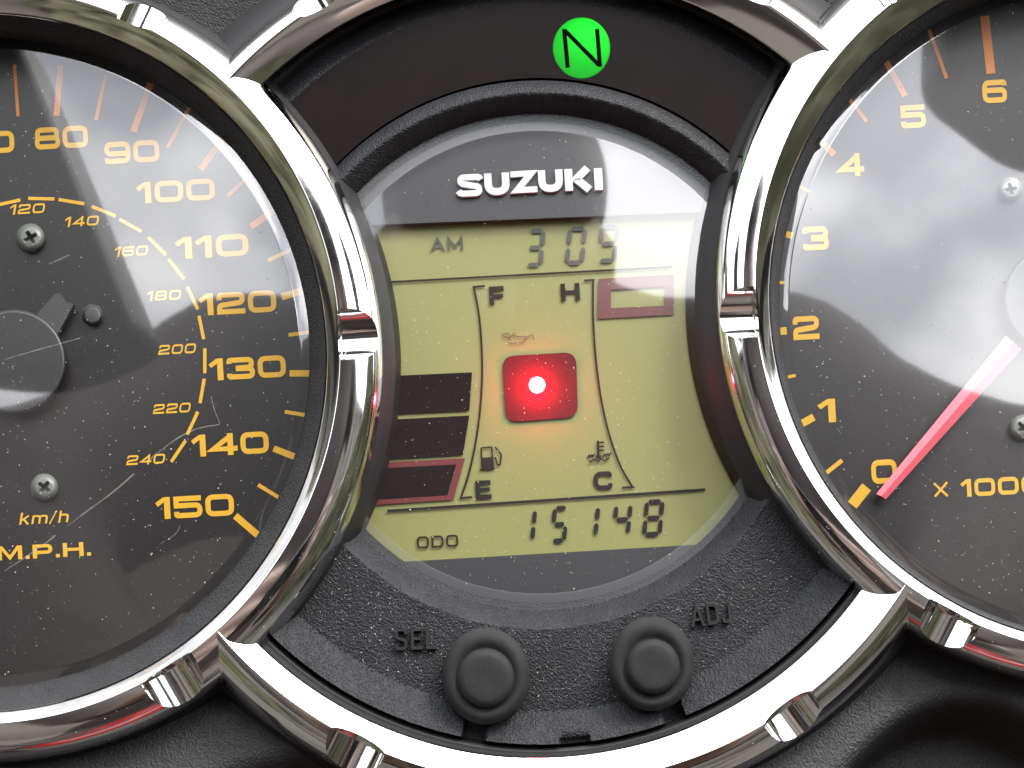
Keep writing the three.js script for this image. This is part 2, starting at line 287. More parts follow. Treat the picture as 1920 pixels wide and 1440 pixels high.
const C = {
  wall: curve(CC, cG([[550, 690], [700, 560], [950, 360], [1200, 250], [1550, 70]]).concat(cH([[540, 520], [870, 780], [1250, 1010]]), [[1000, 1402], [1300, 1340], [1475, 1220]])),
  inner: curve(CC, cG([[550, 650], [700, 520], [950, 330], [1200, 220], [1550, 40]]).concat(cH([[470, 590], [700, 740], [900, 900], [1200, 1050], [1500, 1180]]), [[1000, 1423]], cF([[200, 1130], [560, 880], [800, 680], [950, 540]]))),
  crest: curve(CC, cG([[140, 700], [300, 540], [500, 370], [770, 150]]).concat(cH([[230, 530], [480, 800], [700, 980], [1000, 1160], [1340, 1310], [1600, 1400]]), cF([[1230, 450], [1080, 690], [900, 860], [690, 1010], [470, 1180], [0, 1400]]), cD([[820, 290], [640, 140], [500, 20]]))),
  outer: curve(CC, cG([[110, 500], [250, 340], [440, 240], [600, 170]]).concat(cH([[140, 800], [320, 980], [500, 1140], [700, 1290], [950, 1390]]), cF([[1270, 680], [1150, 850], [950, 1050], [720, 1220], [500, 1350]]), cD([[850, 170], [640, 40]]))),
};
const bezelRows = (c, k, n, zi, zo, crown) => {
  const mix = (a, b, f) => (t) => a(t) + (b(t) - a(t)) * f, add = (a, d) => (t) => a(t) + d, rows = [];
  const push = (r, z) => rows.push(ringRow(c, r, z, n));
  push(add(k.inner, -4), zi - 60); push(add(k.inner, -2), zi - 8); push(k.inner, zi); push(mix(k.inner, k.crest, 0.06), zi * 0.93);
  push(mix(k.inner, k.crest, 0.35), zi * 0.62); push(mix(k.inner, k.crest, 0.7), zi * 0.26); push(mix(k.inner, k.crest, 0.9), zi * 0.08 - 1);
  push(add(k.crest, -2), -1.2); push(add(k.crest, -0.6), -0.2); push(add(k.crest, 0.8), 0); push(add(k.crest, 2.4), -0.3);
  for (let i = 1; i <= 10; i++) { const a = i / 10 * Math.PI / 2; push(mix(k.crest, k.outer, 0.04 + 0.96 * Math.pow(Math.sin(a), crown)), -0.3 + (zo + 0.3) * (1 - Math.cos(a))); }
  push(add(k.outer, 0.5), zo - 6); push(add(k.outer, 1), zo - 60);
  return rows;
};
const FLIP = true, EV = new Evaluator(); EV.useGroups = false; EV.attributes = ['position', 'normal', 'uv'];
function solid(rows) { const g = sheet(rows, true, true, FLIP); return new Brush(g.index ? g : mergeVertices(g)); }
function notchBrush(c, k, t, r = 56, zc = 22, ry = 5, from = 0) {   // a round groove across the ring, along its radius
  const a = P(c[0] + (k.crest(t) + from) * Math.cos(t), c[1] - (k.crest(t) + from) * Math.sin(t), 0), b = P(c[0] + (k.outer(t) + 30) * Math.cos(t), c[1] - (k.outer(t) + 30) * Math.sin(t), 0);
  const d = b.clone().sub(a), len = d.length() * 1.1, prof = [];
  for (let i = 0; i <= 24; i++) { const q = i / 24 * Math.PI / 2; prof.push(new THREE.Vector2(i ? r * K * Math.sin(q) : 0, -ry * K * Math.cos(q))); }
  prof.push(new THREE.Vector2(r * K, len * 0.02), new THREE.Vector2(r * K, len * 0.97), new THREE.Vector2(r * K, len * 0.99), new THREE.Vector2(r * K, len), new THREE.Vector2(0, len));
  const g = new THREE.LatheGeometry(prof, 128), m = new Brush(g);
  const y = d.clone().normalize(), z = new THREE.Vector3(0, 0, 1), x = new THREE.Vector3().crossVectors(y, z).normalize();
  m.matrix.makeBasis(x, y, z).setPosition(a.clone().add(new THREE.Vector3(0, 0, zc * K)));
  m.matrix.decompose(m.position, m.quaternion, m.scale); m.updateMatrixWorld(true); return m;
}
const angleOf = (c, [px, py]) => Math.atan2(-(py - c[1]), px - c[0]);
function carve(brush, cutters) { let b = brush; b.updateMatrixWorld(true); for (const q of cutters) b = EV.evaluate(b, q, SUBTRACTION); const g = b.geometry; g.clearGroups(); return uvPlanar(g); }
const leftRing = carve(solid(bezelRows(LC, L, 480, -28, -66, 0.86)), [[668, 625], [266, 36], [330, 1284]].map((q) => notchBrush(LC, L, angleOf(LC, q))));
const rightRing = carve(solid(bezelRows(RC, R, 480, -28, -66, 0.86)), [[1385, 586], [1690, 0], [1780, 1172]].map((q) => notchBrush(RC, R, angleOf(RC, q))));
function crestCylinder(c, k) { const n = 180, lo = ringRow(c, (t) => k.crest(t) + 3, -400, n), hi = ringRow(c, (t) => k.crest(t) + 3, 0, n).map((p) => p.clone()); hi.forEach((p, i) => { p.z = 300 * K; }); lo.forEach((p, i) => { p.x = hi[i].x; p.y = hi[i].y; });
  const pos = [], idx = []; for (const p of [...lo, ...hi]) pos.push(p.x, p.y, p.z); const a = 2 * n, b = 2 * n + 1, m = P(c[0], c[1], 0); pos.push(m.x, m.y, lo[0].z, m.x, m.y, hi[0].z);
  for (let i = 0; i < n; i++) { const j = (i + 1) % n; idx.push(i, j, n + i, j, n + j, n + i, a, j, i, b, n + i, n + j); }
  return new Brush(meshOf(pos, idx)); }
const centreCut = (y) => notchBrush(CC, C, angleOf(CC, y), 58, 22, 14, 2);
const middleRing = carve(solid(bezelRows(CC, C, 480, -27, -62, 0.9)), [crestCylinder(LC, L), crestCylinder(RC, R), centreCut([592, 4]), centreCut([668, 1396]), centreCut([1487, 1342]), centreCut([1402, -6])]);

// the black housing behind the rings: a wall outside each ring, and the grained face between the dials
const mixR = (a, b, f) => (t) => a(t) + (b(t) - a(t)) * f, plus = (a, d) => (t) => a(t) + d;
const tb = (top_, bottom) => (t) => { const s = Math.max(0, Math.min(1, 0.5 + Math.sin(t) * 1.4)); const w = s * s * (3 - 2 * s); return bottom + (top_ - bottom) * w; };
const housing = sub(cluster, 'housing', 'black plastic housing with a grained face round the display');
const collarL = mergeVertices(sheet([ringRow(LC, plus(L.outer, -1), -58, 240), ringRow(LC, plus(L.outer, 3), -66, 240), ringRow(LC, mixR(L.outer, L.foot, 0.45), -80, 240), ringRow(LC, L.foot, -128, 240), ringRow(LC, plus(L.foot, 4), -330, 240)], true, false));
part(housing, 'dial_collar', collarL, M.collar);
part(housing, 'dial_collar', sheet([ringRow(RC, plus(R.outer, -1), -58, 240), ringRow(RC, plus(R.outer, 3), -66, 240), ringRow(RC, mixR(R.outer, R.foot, 0.45), -80, 240), ringRow(RC, R.foot, -128, 240), ringRow(RC, plus(R.foot, 4), -330, 240)], true, false), M.collar);
part(housing, 'outer_wall', outsideRings(sheet([ringRow(CC, plus(C.outer, -1), -54, 240), ringRow(CC, plus(C.outer, 4), -64, 240), ringRow(CC, (t) => C.outer(t) + tb(40, 10)(t), -110, 240), ringRow(CC, (t) => C.outer(t) + tb(44, 13)(t), -330, 240)], true, false)), M.collar);
const FC = [1011, 678], N = 360;
{
  // shallow channels run through the sloping edge under the buttons, and a short slot beside the rim
  const dip = (t, at, half) => { const d = Math.abs(((t * 180 / Math.PI + 540 - at) % 360) - 180); return Math.max(0, Math.min(1, (half - d) / 0.25)); };
  const NF = 1440, low = (t) => Math.max(dip(t, -99.9, 1.75), dip(t, -69.2, 1.7)), slot = (t) => dip(t, -84.6, 2.3);
  const row = (rt, rb, zt, zb, end) => { const f = tb(zt, zb); return ringRow(FC, tb(rt, rb), (t) => { const z = f(t), l = low(t); return l && zb > -70 ? z + (-70.5 - z) * l : end ? z - 16 * slot(t) : z; }, NF); };
  const A = [row(452, 452, -112, -112), row(464, 464, -112, -112), row(466, 467, -108, -108), row(480, 482, -90, -92), row(499, 497, -72, -73), row(502, 501, -70, -70), row(505, 504, -69.4, -70)];
  const B = [A[6], row(510, 520, -71, -70), row(527, 560, -80, -70), row(531, 600, -150, -70), row(560, 640, -150, -70), row(600, 655, -150, -70)];
  const Cc = [B[5], row(640, 660, -150, -69), row(670, 672, -150, -62), row(671.5, 674, -82, -61), row(674, 690, -78, -52), row(680, 706, -79, -43), row(682, 708, -80, -42, true), row(700, 716, -90, -38.5, true), row(704, 718, -92, -38, true)];
  part(housing, 'display_rim', outsideRings(sheet(A, true, false)), M.fascia);
  part(housing, 'face', uvPlanar(outsideRings(sheet(B, true, false))), M.fascia);
  part(housing, 'sloping_edge', outsideRings(sheet(Cc, true, false)), M.fascia);
  part(housing, 'groove', outsideRings(sheet([Cc[7], ringRow(FC, tb(706, 720), tb(-100, -72), NF), ringRow(FC, tb(716, 726), tb(-100, -72), NF)], true, false)), M.collar);
  part(housing, 'face_rim', outsideRings(sheet([ringRow(FC, tb(715, 724), tb(-101, -73), N), ringRow(FC, tb(717, 725.5), tb(-96, -46), N), ringRow(FC, tb(726, 734), tb(-92, -43), N), ringRow(FC, tb(740, 748), tb(-95, -50), N)], true, false)), M.collar);
}
// raised lettering on the face
const THIN = (() => { const t = 0.13, S = (p, r = 0.2) => ({ p, t, r }), g = {};
  g.S = [0.6, [S([[0.52, 0.74], [0.5, 0.94], [0.08, 0.94], [0.08, 0.56], [0.52, 0.45], [0.52, 0.06], [0.08, 0.06], [0.06, 0.27]], 0.16)]];
  g.E = [0.55, [S([[0.53, 0.93], [0.08, 0.93], [0.08, 0.07], [0.55, 0.07]], 0), S([[0.1, 0.51], [0.46, 0.51]])]];
  g.L = [0.52, [S([[0.08, 1], [0.08, 0.07], [0.52, 0.07]], 0)]];
  g.A = [0.66, [S([[0.04, 0], [0.33, 0.97], [0.62, 0]], 0), S([[0.16, 0.33], [0.5, 0.33]])]];
  g.D = [0.62, [{ p: [[0.08, 0.07, 0], [0.08, 0.93, 0], [0.54, 0.93], [0.54, 0.07]], t, r: 0.3, c: true }]];
  g.J = [0.5, [S([[0.42, 1], [0.42, 0.07], [0.07, 0.07], [0.06, 0.3]], 0.2)]];
  return g; })();
part(housing, 'raised_word', word('SEL', 741, 1219, 40, 78, -70, { glyphs: THIN, gap: 0.16, tilt: 0.03, up: 9 }), M.rubber, 'raised word SEL in black plastic');
part(housing, 'raised_word', word('ADJ', 1298, 1176, 40, 76, -70, { glyphs: THIN, gap: 0.16, tilt: 0.12, up: 9 }), M.rubber, 'raised word ADJ in black plastic');
const trim = sub(cluster, 'chrome_trim', 'polished chrome trim of three joined rings with round thumb notches');
part(trim, 'dial_ring', leftRing, M.chrome, 'chrome ring round the speedometer');
part(trim, 'dial_ring', rightRing, M.chrome, 'chrome ring round the tachometer');
part(trim, 'middle_ring', middleRing, M.chrome, 'chrome arcs above and below the display');

// ---------------------------------------------------------------- the two dials
const ZD = -150, ZI = ZD + 0.8, ZL = -92;
function lensOf(c, k, z, drop = 10) {
  const n = 200, rows = [ringRow(c, k, z - drop, n), ringRow(c, plus(k, -12), z - 2, n), ringRow(c, plus(k, -16), z - 0.6, n), ringRow(c, plus(k, -20), z, n)];
  const g = sheet(rows, true, false, true), mid = disc(c, plus(k, -20), z, n);
  return mergeGeometries([g, mid].map((q) => q.index ? q : q));
}
function screw(parent, x, y, r, turn, mat) {
  const c = [x, y], n = 48, rows = [];
  for (const [f, z] of [[1.06, -6], [1, 0], [0.97, 6], [0.88, 11], [0.7, 15], [0.62, 16]]) rows.push(ringRow(c, r * f, ZD + z, n));
  const cross = (t) => { const a = t - turn, q = Math.max(Math.abs(Math.cos(a)), Math.abs(Math.sin(a))), s = Math.min(Math.abs(Math.cos(a)), Math.abs(Math.sin(a))); return r * Math.min(0.5, 0.15 / Math.max(s, 0.05)) * (q > 0 ? 1 : 1); };
  rows.push(ringRow(c, (t) => cross(t) + 1.2, ZD + 17.3, n)); rows.push(ringRow(c, cross, ZD + 16.6, n)); rows.push(ringRow(c, (t) => cross(t) * 0.55, ZD + 6, n)); rows.push(ringRow(c, 0.4, ZD + 2, n));
  return part(parent, 'screw', sheet(rows, true, false), mat);
}
const speedo = sub(cluster, 'speedometer', 'speedometer with amber miles numerals, a smaller kilometre ring and a dusty lens');
const tacho = sub(cluster, 'tachometer', 'tachometer with amber numerals from zero and a bright red needle at rest');
for (const [g, c, k] of [[speedo, LC, L], [tacho, RC, R]]) {
  part(g, 'recess_wall', sheet([ringRow(c, plus(k.inner, -3), -36, 240), ringRow(c, plus(k.inner, -6), -40, 240), ringRow(c, mixR(k.seat, k.inner, 0.5), -64, 240), ringRow(c, k.seat, -100, 240), ringRow(c, plus(k.seat, 1), -106, 240), ringRow(c, plus(k.seat, 6), -160, 240)], true, false, true), M.recess);
  part(g, 'dial_plate', disc(c === LC ? [10, 678] : [1990, 562], 640, ZD, 160), M.dial);
  part(g, 'lens', lensOf(c, plus(k.seat, 1), ZL, 4), M.lens);
}
const numerals = (g, list) => { for (const [s, x0, x1, yb, h, o] of list) part(g, 'numeral', word(s, x0, yb, h, x1 - x0, ZI, o), M.amber, `amber numeral ${s}`); };
numerals(speedo, [['70', -78, 28, 291, 41], ['80', 66, 166, 281, 41], ['90', 197, 300, 308, 41], ['100', 258, 404, 382, 40], ['110', 331, 467, 486, 41], ['120', 375, 519, 592, 41], ['130', 394, 537, 714, 41], ['140', 361, 505, 857, 41], ['150', 294, 440, 974, 41]]);
const small = { slant: 0.22, gap: 0.2, weight: 0.8 };
numerals(speedo, [['120', 17, 83, 403, 19, small], ['140', 120, 184, 426, 19, small], ['160', 213, 276, 482, 19, small], ['180', 274, 338, 565, 19, small], ['200', 296, 366, 666, 19, small], ['220', 286, 356, 777, 19, small], ['240', 236, 308, 873, 19, small]]);
part(speedo, 'unit_lettering', word('km/h', 36, 984, 17, 92, ZI, { slant: 0.22, gap: 0.22 }), M.amber);
part(speedo, 'unit_lettering', word('M.P.H.', -4, 1051, 26, 176, ZI, { gap: 0.17 }), M.amber);
const tick = (g, a, b, w) => part(g, 'scale_mark', line([a, b], w, ZI), (g === speedo ? b[1] < 430 : b[1] < 300) ? M.orange : M.amber);
for (const [a, b, w] of [[[27, 121], [34, 218], 6], [[113, 122], [106, 217], 11], [[198, 140], [180, 225], 7], [[282, 156], [250, 247], 12], [[358, 196], [314, 277], 7], [[421, 256], [376, 318], 12], [[485, 313], [427, 367], 7], [[530, 384], [470, 425], 12], [[566, 459], [503, 488], 7], [[585, 539], [528, 557], 13], [[600, 620], [541, 628], 7], [[600, 700], [543, 700], 12], [[590, 781], [534, 772], 7], [[575, 865], [513, 841], 12], [[541, 944], [484, 909], 7], [[490, 1009], [441, 967], 13]]) tick(speedo, a, b, w);
tick(speedo, [-60, 126], [-42, 220], 11);
for (const [a, b] of [[[-54, 402], [-10, 386]], [[-4, 384], [38, 375]], [[53, 372], [102, 373]], [[110, 374], [158, 382]], [[172, 387], [217, 405]], [[224, 411], [265, 434]], [[278, 445], [311, 478]], [[316, 486], [345, 523]], [[351, 538], [371, 580]], [[373, 592], [382, 636]], [[384, 653], [384, 700]], [[383, 710], [375, 756]], [[371, 772], [351, 815]], [[348, 826], [321, 866]]]) part(speedo, 'scale_dash', line([a, b], 6.2, ZI), M.amber);
screw(speedo, 57, 446, 27, 0.5, M.steel); screw(speedo, 83, 914, 26, 0.9, M.steel);
function hub(g, x, y, r) { const c = [x, y], z = ZD; return part(g, 'needle_hub', sheet([[1, 2], [1, 20], [0.985, 25], [0.96, 27], [0.93, 27.5], [0.5, 28], [0.004, 28]].map(([f, h]) => ringRow(c, r * f, z + h, 120)), true, false), M.hub); }
hub(speedo, 25, 678, 98);
part(speedo, 'needle_tail', poly([[68, 590], [102, 552], [112, 549], [124, 566], [138, 571], [108, 626]], ZD + 20, 12), M.tail);
part(speedo, 'needle_stop', sheet([[22, 0], [20, 2], [17, 12], [13, 14], [0.3, 14]].map(([r, h]) => ringRow([173, 591], r, ZD + h, 7)), true, false), M.tail);
for (const [pts, w] of [[[[412, 796], [380, 801], [350, 812], [318, 832], [285, 858], [215, 920], [150, 968], [90, 1015], [40, 1050], [-10, 1082]], 3], [[[396, 742], [401, 765], [412, 793]], 2], [[[92, 495], [112, 486], [130, 478]], 2.4], [[[8, 674], [70, 656], [150, 634]], 2], [[[232, 470], [244, 452]], 1.5], [[[300, 1020], [330, 1000], [338, 985]], 1.4]]) {
  const q = smooth(pts, 48), gs = []; for (let i = 0; i < 48; i += 2) { const f = hash3(i, pts.length, 5); if (f > 0.14) gs.push(line(q.slice(i, Math.min(i + 3, 49)), w * (0.35 + 0.75 * hash3(i, 3, 9)), ZL + 0.5 + (i % 4) * 0.05)); }
  part(speedo, 'scratch', mergeGeometries(gs), M.scratch);
}
numerals(tacho, [['6', 1843, 1889, 194, 43], ['5', 1690, 1737, 241, 43], ['4', 1572, 1621, 332, 43], ['3', 1506, 1555, 470, 44], ['2', 1488, 1537, 638, 44], ['1', 1536, 1569, 793, 44], ['0', 1635, 1683, 908, 45]]);
part(tacho, 'unit_lettering', word('1000', 1803, 932, 33, 152, ZI, { gap: 0.18 }), M.amber);
part(tacho, 'unit_lettering', strokes([{ p: [[1751, 906], [1777, 930]], t: 4.2 }, { p: [[1776, 904], [1753, 931]], t: 4.2 }], (x, y) => [x, y], ZI), M.amber);
for (const [a, b, w] of [[[1846, 30], [1858, 138], 17], [[1741, 54], [1775, 147], 7], [[1650, 95], [1697, 180], 11], [[1576, 164], [1625, 228], 7], [[1522, 246], [1564, 290], 12], [[1478, 337], [1518, 360], 6], [[1450, 433], [1486, 442], 12], [[1440, 528], [1471, 530], 6], [[1444, 623], [1475, 620], 14], [[1460, 710], [1492, 704], 6], [[1491, 801], [1526, 782], 14], [[1545, 890], [1579, 863], 8], [[1598, 947], [1625, 913], 21]]) tick(tacho, a, b, w);
screw(tacho, 1895, 355, 23, 0.2, M.steel); screw(tacho, 1918, 802, 25, 0.7, M.steel);
hub(tacho, 1984, 562, 102);
{
  const z = ZD + 26, A = [P(1643, 926, z), P(1661, 936, z), P(1653, 930, z + 5)], B = [P(1886, 630, z), P(1915, 655, z), P(1901, 642, z + 9)], C2 = [P(1643, 926, z - 6), P(1661, 936, z - 6)], D2 = [P(1886, 630, z - 6), P(1915, 655, z - 6)], tri = [];
  const q4 = (a, b, c, d) => tri.push(a, b, c, a, c, d); q4(A[0], A[2], B[2], B[0]); q4(A[2], A[1], B[1], B[2]); q4(C2[0], A[0], B[0], D2[0]); q4(A[1], C2[1], D2[1], B[1]); q4(C2[0], C2[1], D2[1], D2[0]); tri.push(A[0], A[1], A[2]); q4(C2[0], C2[1], A[1], A[0]); q4(B[0], B[1], D2[1], D2[0]); tri.push(B[0], B[2], B[1]);
  const g = [uvPlanar(meshOf(tri.flatMap(arr)))];
  part(tacho, 'needle', g[0], M.needle, 'bright red needle pointing at zero');
}

// ---------------------------------------------------------------- the display between the dials
const display = sub(cluster, 'display', 'pale green liquid crystal display with clock, fuel bars and distance reading');
const ZM = -116, ZS = -134, ZG = ZS + 3.5, DC = [1009, 676];
part(display, 'screen', poly([[690, 405], [1330, 379], [1390, 700], [1400, 1040], [650, 1090], [690, 700]], ZS), M.lcd);
{ // black mask above and below the screen, with its own thickness
  const n = 90, r = 470, arc = (t0, t1) => Array.from({ length: n + 1 }, (_, i) => { const t = t0 + (t1 - t0) * i / n; return [DC[0] + r * Math.cos(t), DC[1] - r * Math.sin(t)]; });
  const yT = (x) => 421 - (x - 720) * 0.0395, yB = (x) => 1052 - (x - 780) * 0.059;
  const clip = (f, above) => { const a = arc(0, 2 * Math.PI).map(([x, y]) => [Math.max(620, Math.min(1400, x)), y]).filter(([x, y]) => above ? y < f(x) : y > f(x)); const xs = a.map((q) => q[0]), lo = Math.min(...xs), hi = Math.max(...xs); return above ? [...a, [lo - 4, f(lo)], [hi + 4, f(hi)]] : [...a, [hi + 4, f(hi)], [lo - 4, f(lo)]]; };
  const order = (pts) => { const m = pts.reduce((s, q) => [s[0] + q[0] / pts.length, s[1] + q[1] / pts.length], [0, 0]); return pts.slice().sort((a, b) => Math.atan2(a[1] - m[1], a[0] - m[0]) - Math.atan2(b[1] - m[1], b[0] - m[0])); };
  part(display, 'mask', poly(order(clip(yT, true)), ZM, 17), M.mask);
  part(display, 'mask', poly(order(clip(yB, false)), ZM, 17), M.mask);
}
part(display, 'lens', outsideRings(sheet([[33, 0], [60, 0], [120, 0], [180, 0], [240, 0], [300, 0], [380, 0], [463, 0]].map(([q, d]) => ringRow(FC, plus(tb(466, 468), -q), -100 - d, 240)), true, false, true), 40), M.lens);
part(display, 'lens_rim', outsideRings(sheet([[0, 11], [4, 10], [28, 1.5], [31, 0.3], [33.5, 0]].map(([q, d]) => ringRow(FC, plus(tb(466, 468), -q), -100 - d, 240)), true, false, true), 40), M.film, 'frosted sloping rim of the clear display lens');
// raised maker's lettering: [x0, x1, top y, bottom y] per letter
const BADGE = (() => { const t = 0.34, i = t / 2, S = (p, r = 0.3, tt = t) => ({ p, t: tt, r }), g = {};
  g.S = [1.1, [S([[1.02, 0.74], [0.95, 0.865], [0.55, 0.87], [0.17, 0.87], [0.15, 0.6], [0.55, 0.51], [0.95, 0.42], [0.93, 0.13], [0.55, 0.13], [0.14, 0.135], [0.05, 0.27]], 0.3, 0.27)]];
  g.U = [1.1, [S([[i, 1], [i, 0.15], [1.1 - i, 0.15], [1.1 - i, 1]], 0.42, 0.32)]];
  g.Z = [1.1, [S([[0, 0.87], [0.86, 0.87, 0], [0.24, 0.13, 0], [1.1, 0.13]], 0, 0.27)]];
  g.K = [1.12, [S([[i, 0], [i, 1]], 0), S([[1.0, 1], [0.5, 0.52], [1.05, 0]], 0.02, 0.34)]];
  g.I = [0.36, [S([[i + 0.01, 0], [i + 0.01, 1]], 0)]];
  return g; })();
const badge = sub(display, 'badge_word', 'raised white capital lettering above the clock');
for (const [ch, x0, x1, yb] of [['S', 858, 906, 369], ['U', 909, 957, 366.5], ['Z', 959, 1008, 362.5], ['U', 1010, 1057, 360.5], ['K', 1060, 1109, 358], ['I', 1115, 1131.5, 356.5]]) {
  const m = new THREE.Mesh(word(ch, x0, yb, 41, x1 - x0, ZM, { glyphs: BADGE, gap: 0, up: 8 }), M.badge); m.name = 'letter'; badge.add(m);
}
// printed lines, brackets and letters
const seg7 = { 0: 'abcdef', 1: 'bc', 3: 'abcdg', 4: 'bcfg', 5: 'acdfg', 8: 'abcdefg', 9: 'abcdfg' };
function digit(ch, x0, x1, yT, yB, shift) {   // box of the upright cell: slanted to the right by `shift`
  const q = 0.035, e = 0.005, t = 0.2, a = { a: [[0.16, 1 - t / 4], [0.84, 1 - t / 4]], g: [[0.16, 0.5], [0.84, 0.5]], d: [[0.16, t / 4], [0.84, t / 4]], f: [[0.1, 0.94], [0.1, 0.55]], b: [[0.9, 0.94], [0.9, 0.55]], e: [[0.1, 0.45], [0.1, 0.06]], c: [[0.9, 0.45], [0.9, 0.06]] };
  const w = x1 - x0, h = yB - yT, gs = [];
  for (const s of seg7[ch]) {
    const [A, B] = a[s], map = ([u, v]) => [x0 + u * w + v * shift, yB - v * h - u * w * Math.tan(TILT)], p = map(A), r = map(B), dx = r[0] - p[0], dy = r[1] - p[1], l = Math.hypot(dx, dy), nx = -dy / l, ny = dx / l, k = 'adg'.includes(s) ? 4.4 : 4.1;
    const c = (f, o) => [p[0] + dx * f + nx * o * k, p[1] + dy * f + ny * o * k], b = Math.min(0.14, 4 / l);
    gs.push(poly([c(0, 0), c(b, 1), c(1 - b, 1), c(1, 0), c(1 - b, -1), c(b, -1)], ZG));
  }
  return mergeGeometries(gs);
}
for (const [ch, x0, x1, yT, yB] of [['3', 984, 1016, 430, 501], ['0', 1059, 1094, 426, 497], ['9', 1119, 1155, 423, 493]]) part(display, 'digit', digit(ch, x0, x1, yT, yB, 7), M.seg, `clock digit ${ch}`);
for (const [ch, x0, x1, yT, yB] of [['1', 967, 1001, 956, 1016], ['5', 1032, 1060, 950, 1018], ['1', 1088, 1119, 950, 1008], ['4', 1147, 1180, 946, 1004], ['8', 1204, 1240, 938, 1006]]) part(display, 'digit', digit(ch, x0, x1, yT, yB, 6), M.ink, `distance digit ${ch}`);
const UI = (() => { const t = 0.2, S = (p, r = 0, tt = t, c = false) => ({ p, t: tt, r, c }), g = {};
  g.A = [1, [S([[0.05, 0], [0.5, 0.94], [0.95, 0]], 0, 0.18), S([[0.25, 0.32], [0.75, 0.32]], 0, 0.16)]];
  g.M = [1.15, [S([[0.1, 0], [0.1, 0.95, 0], [0.57, 0.25, 0], [1.05, 0.95, 0], [1.05, 0]], 0, 0.17)]];
  g.O = [1, [S([[0.09, 0.09], [0.91, 0.09], [0.91, 0.91], [0.09, 0.91]], 0.25, 0.16, true)]];
  g.D = [1, [S([[0.09, 0.09, 0], [0.91, 0.09], [0.91, 0.91], [0.09, 0.91, 0]], 0.3, 0.16, true)]];
  g.F = [0.85, [S([[0.14, 0], [0.14, 0.88, 0], [0.85, 0.88]], 0, 0.27), S([[0.2, 0.48], [0.8, 0.48]], 0, 0.22)]];
  g.H = [1.1, [S([[0.14, 0], [0.14, 1]], 0, 0.27), S([[0.96, 0], [0.96, 1]], 0, 0.27), S([[0.2, 0.5], [0.9, 0.5]], 0, 0.2)]];
  g.E = [0.9, [S([[0.9, 0.11], [0.14, 0.11, 0], [0.14, 0.89, 0], [0.88, 0.89]], 0, 0.25), S([[0.2, 0.51], [0.84, 0.51]], 0, 0.2)]];
  g.C = [1.05, [S([[0.92, 0.68], [0.92, 0.88], [0.14, 0.88], [0.14, 0.12], [0.92, 0.12], [0.92, 0.34]], 0.32, 0.24)]];
  return g; })();
const ui = (s, x, y, h, w, mat = M.ink, o = {}) => part(display, 'lettering', word(s, x, y, h, w, ZG, { glyphs: UI, gap: 0.2, ...o }), mat);
ui('AM', 808, 471, 24, 61, M.seg); ui('ODO', 782, 1029, 23, 78, M.ink); ui('F', 918, 572, 34, 28, M.ink); ui('H', 1052, 565, 33, 36, M.ink); ui('E', 892, 936, 34, 30, M.ink); ui('C', 1113, 919, 34, 36, M.ink);
part(display, 'rule_line', line([[700, 530.5], [1262, 500]], 3.6, ZG), M.ink); part(display, 'rule_line', line([[726, 958], [1322, 918]], 5, ZG), M.ink);
part(display, 'bracket', line([[909, 536], [888, 538], ...smooth([[889, 541], [898, 590], [903, 650], [904, 705], [900, 770], [890, 840], [877, 895], [865, 931]]), [864, 933.5], [885, 932]], 3.8, ZG), M.ink);
part(display, 'bracket', line([[1095, 526], [1113, 525], ...smooth([[1112, 529], [1112, 590], [1116, 660], [1125, 735], [1141, 810], [1164, 875], [1184, 910]]), [1187, 913], [1166, 914.5]], 3.8, ZG), M.ink);
for (const q of [[[700, 706.5], [885, 698], [880, 770], [700, 778]], [[700, 788.5], [880, 779], [868, 853], [700, 862.5]]]) part(display, 'fuel_bar', poly(q, ZG), M.bar);
part(display, 'fuel_bar', poly([[690, 879], [856, 870], [839, 929], [690, 939]], ZG), M.bar, 'lowest fuel bar inside its red outline');
part(display, 'bar_outline', poly([[680, 869], [872, 859], [850, 937], [680, 948.5]], ZG, 0, [[[684, 880], [855.4, 870.7], [838.6, 928.4], [684, 938.6]]]), M.red);
part(display, 'bar_outline', poly([[1122, 523], [1264, 514], [1263, 590], [1120, 598]], ZG, 0, [[[1146, 543.5], [1247, 537], [1245, 573], [1145, 577.5]]]), M.redBox, 'red outline of the empty temperature bar');
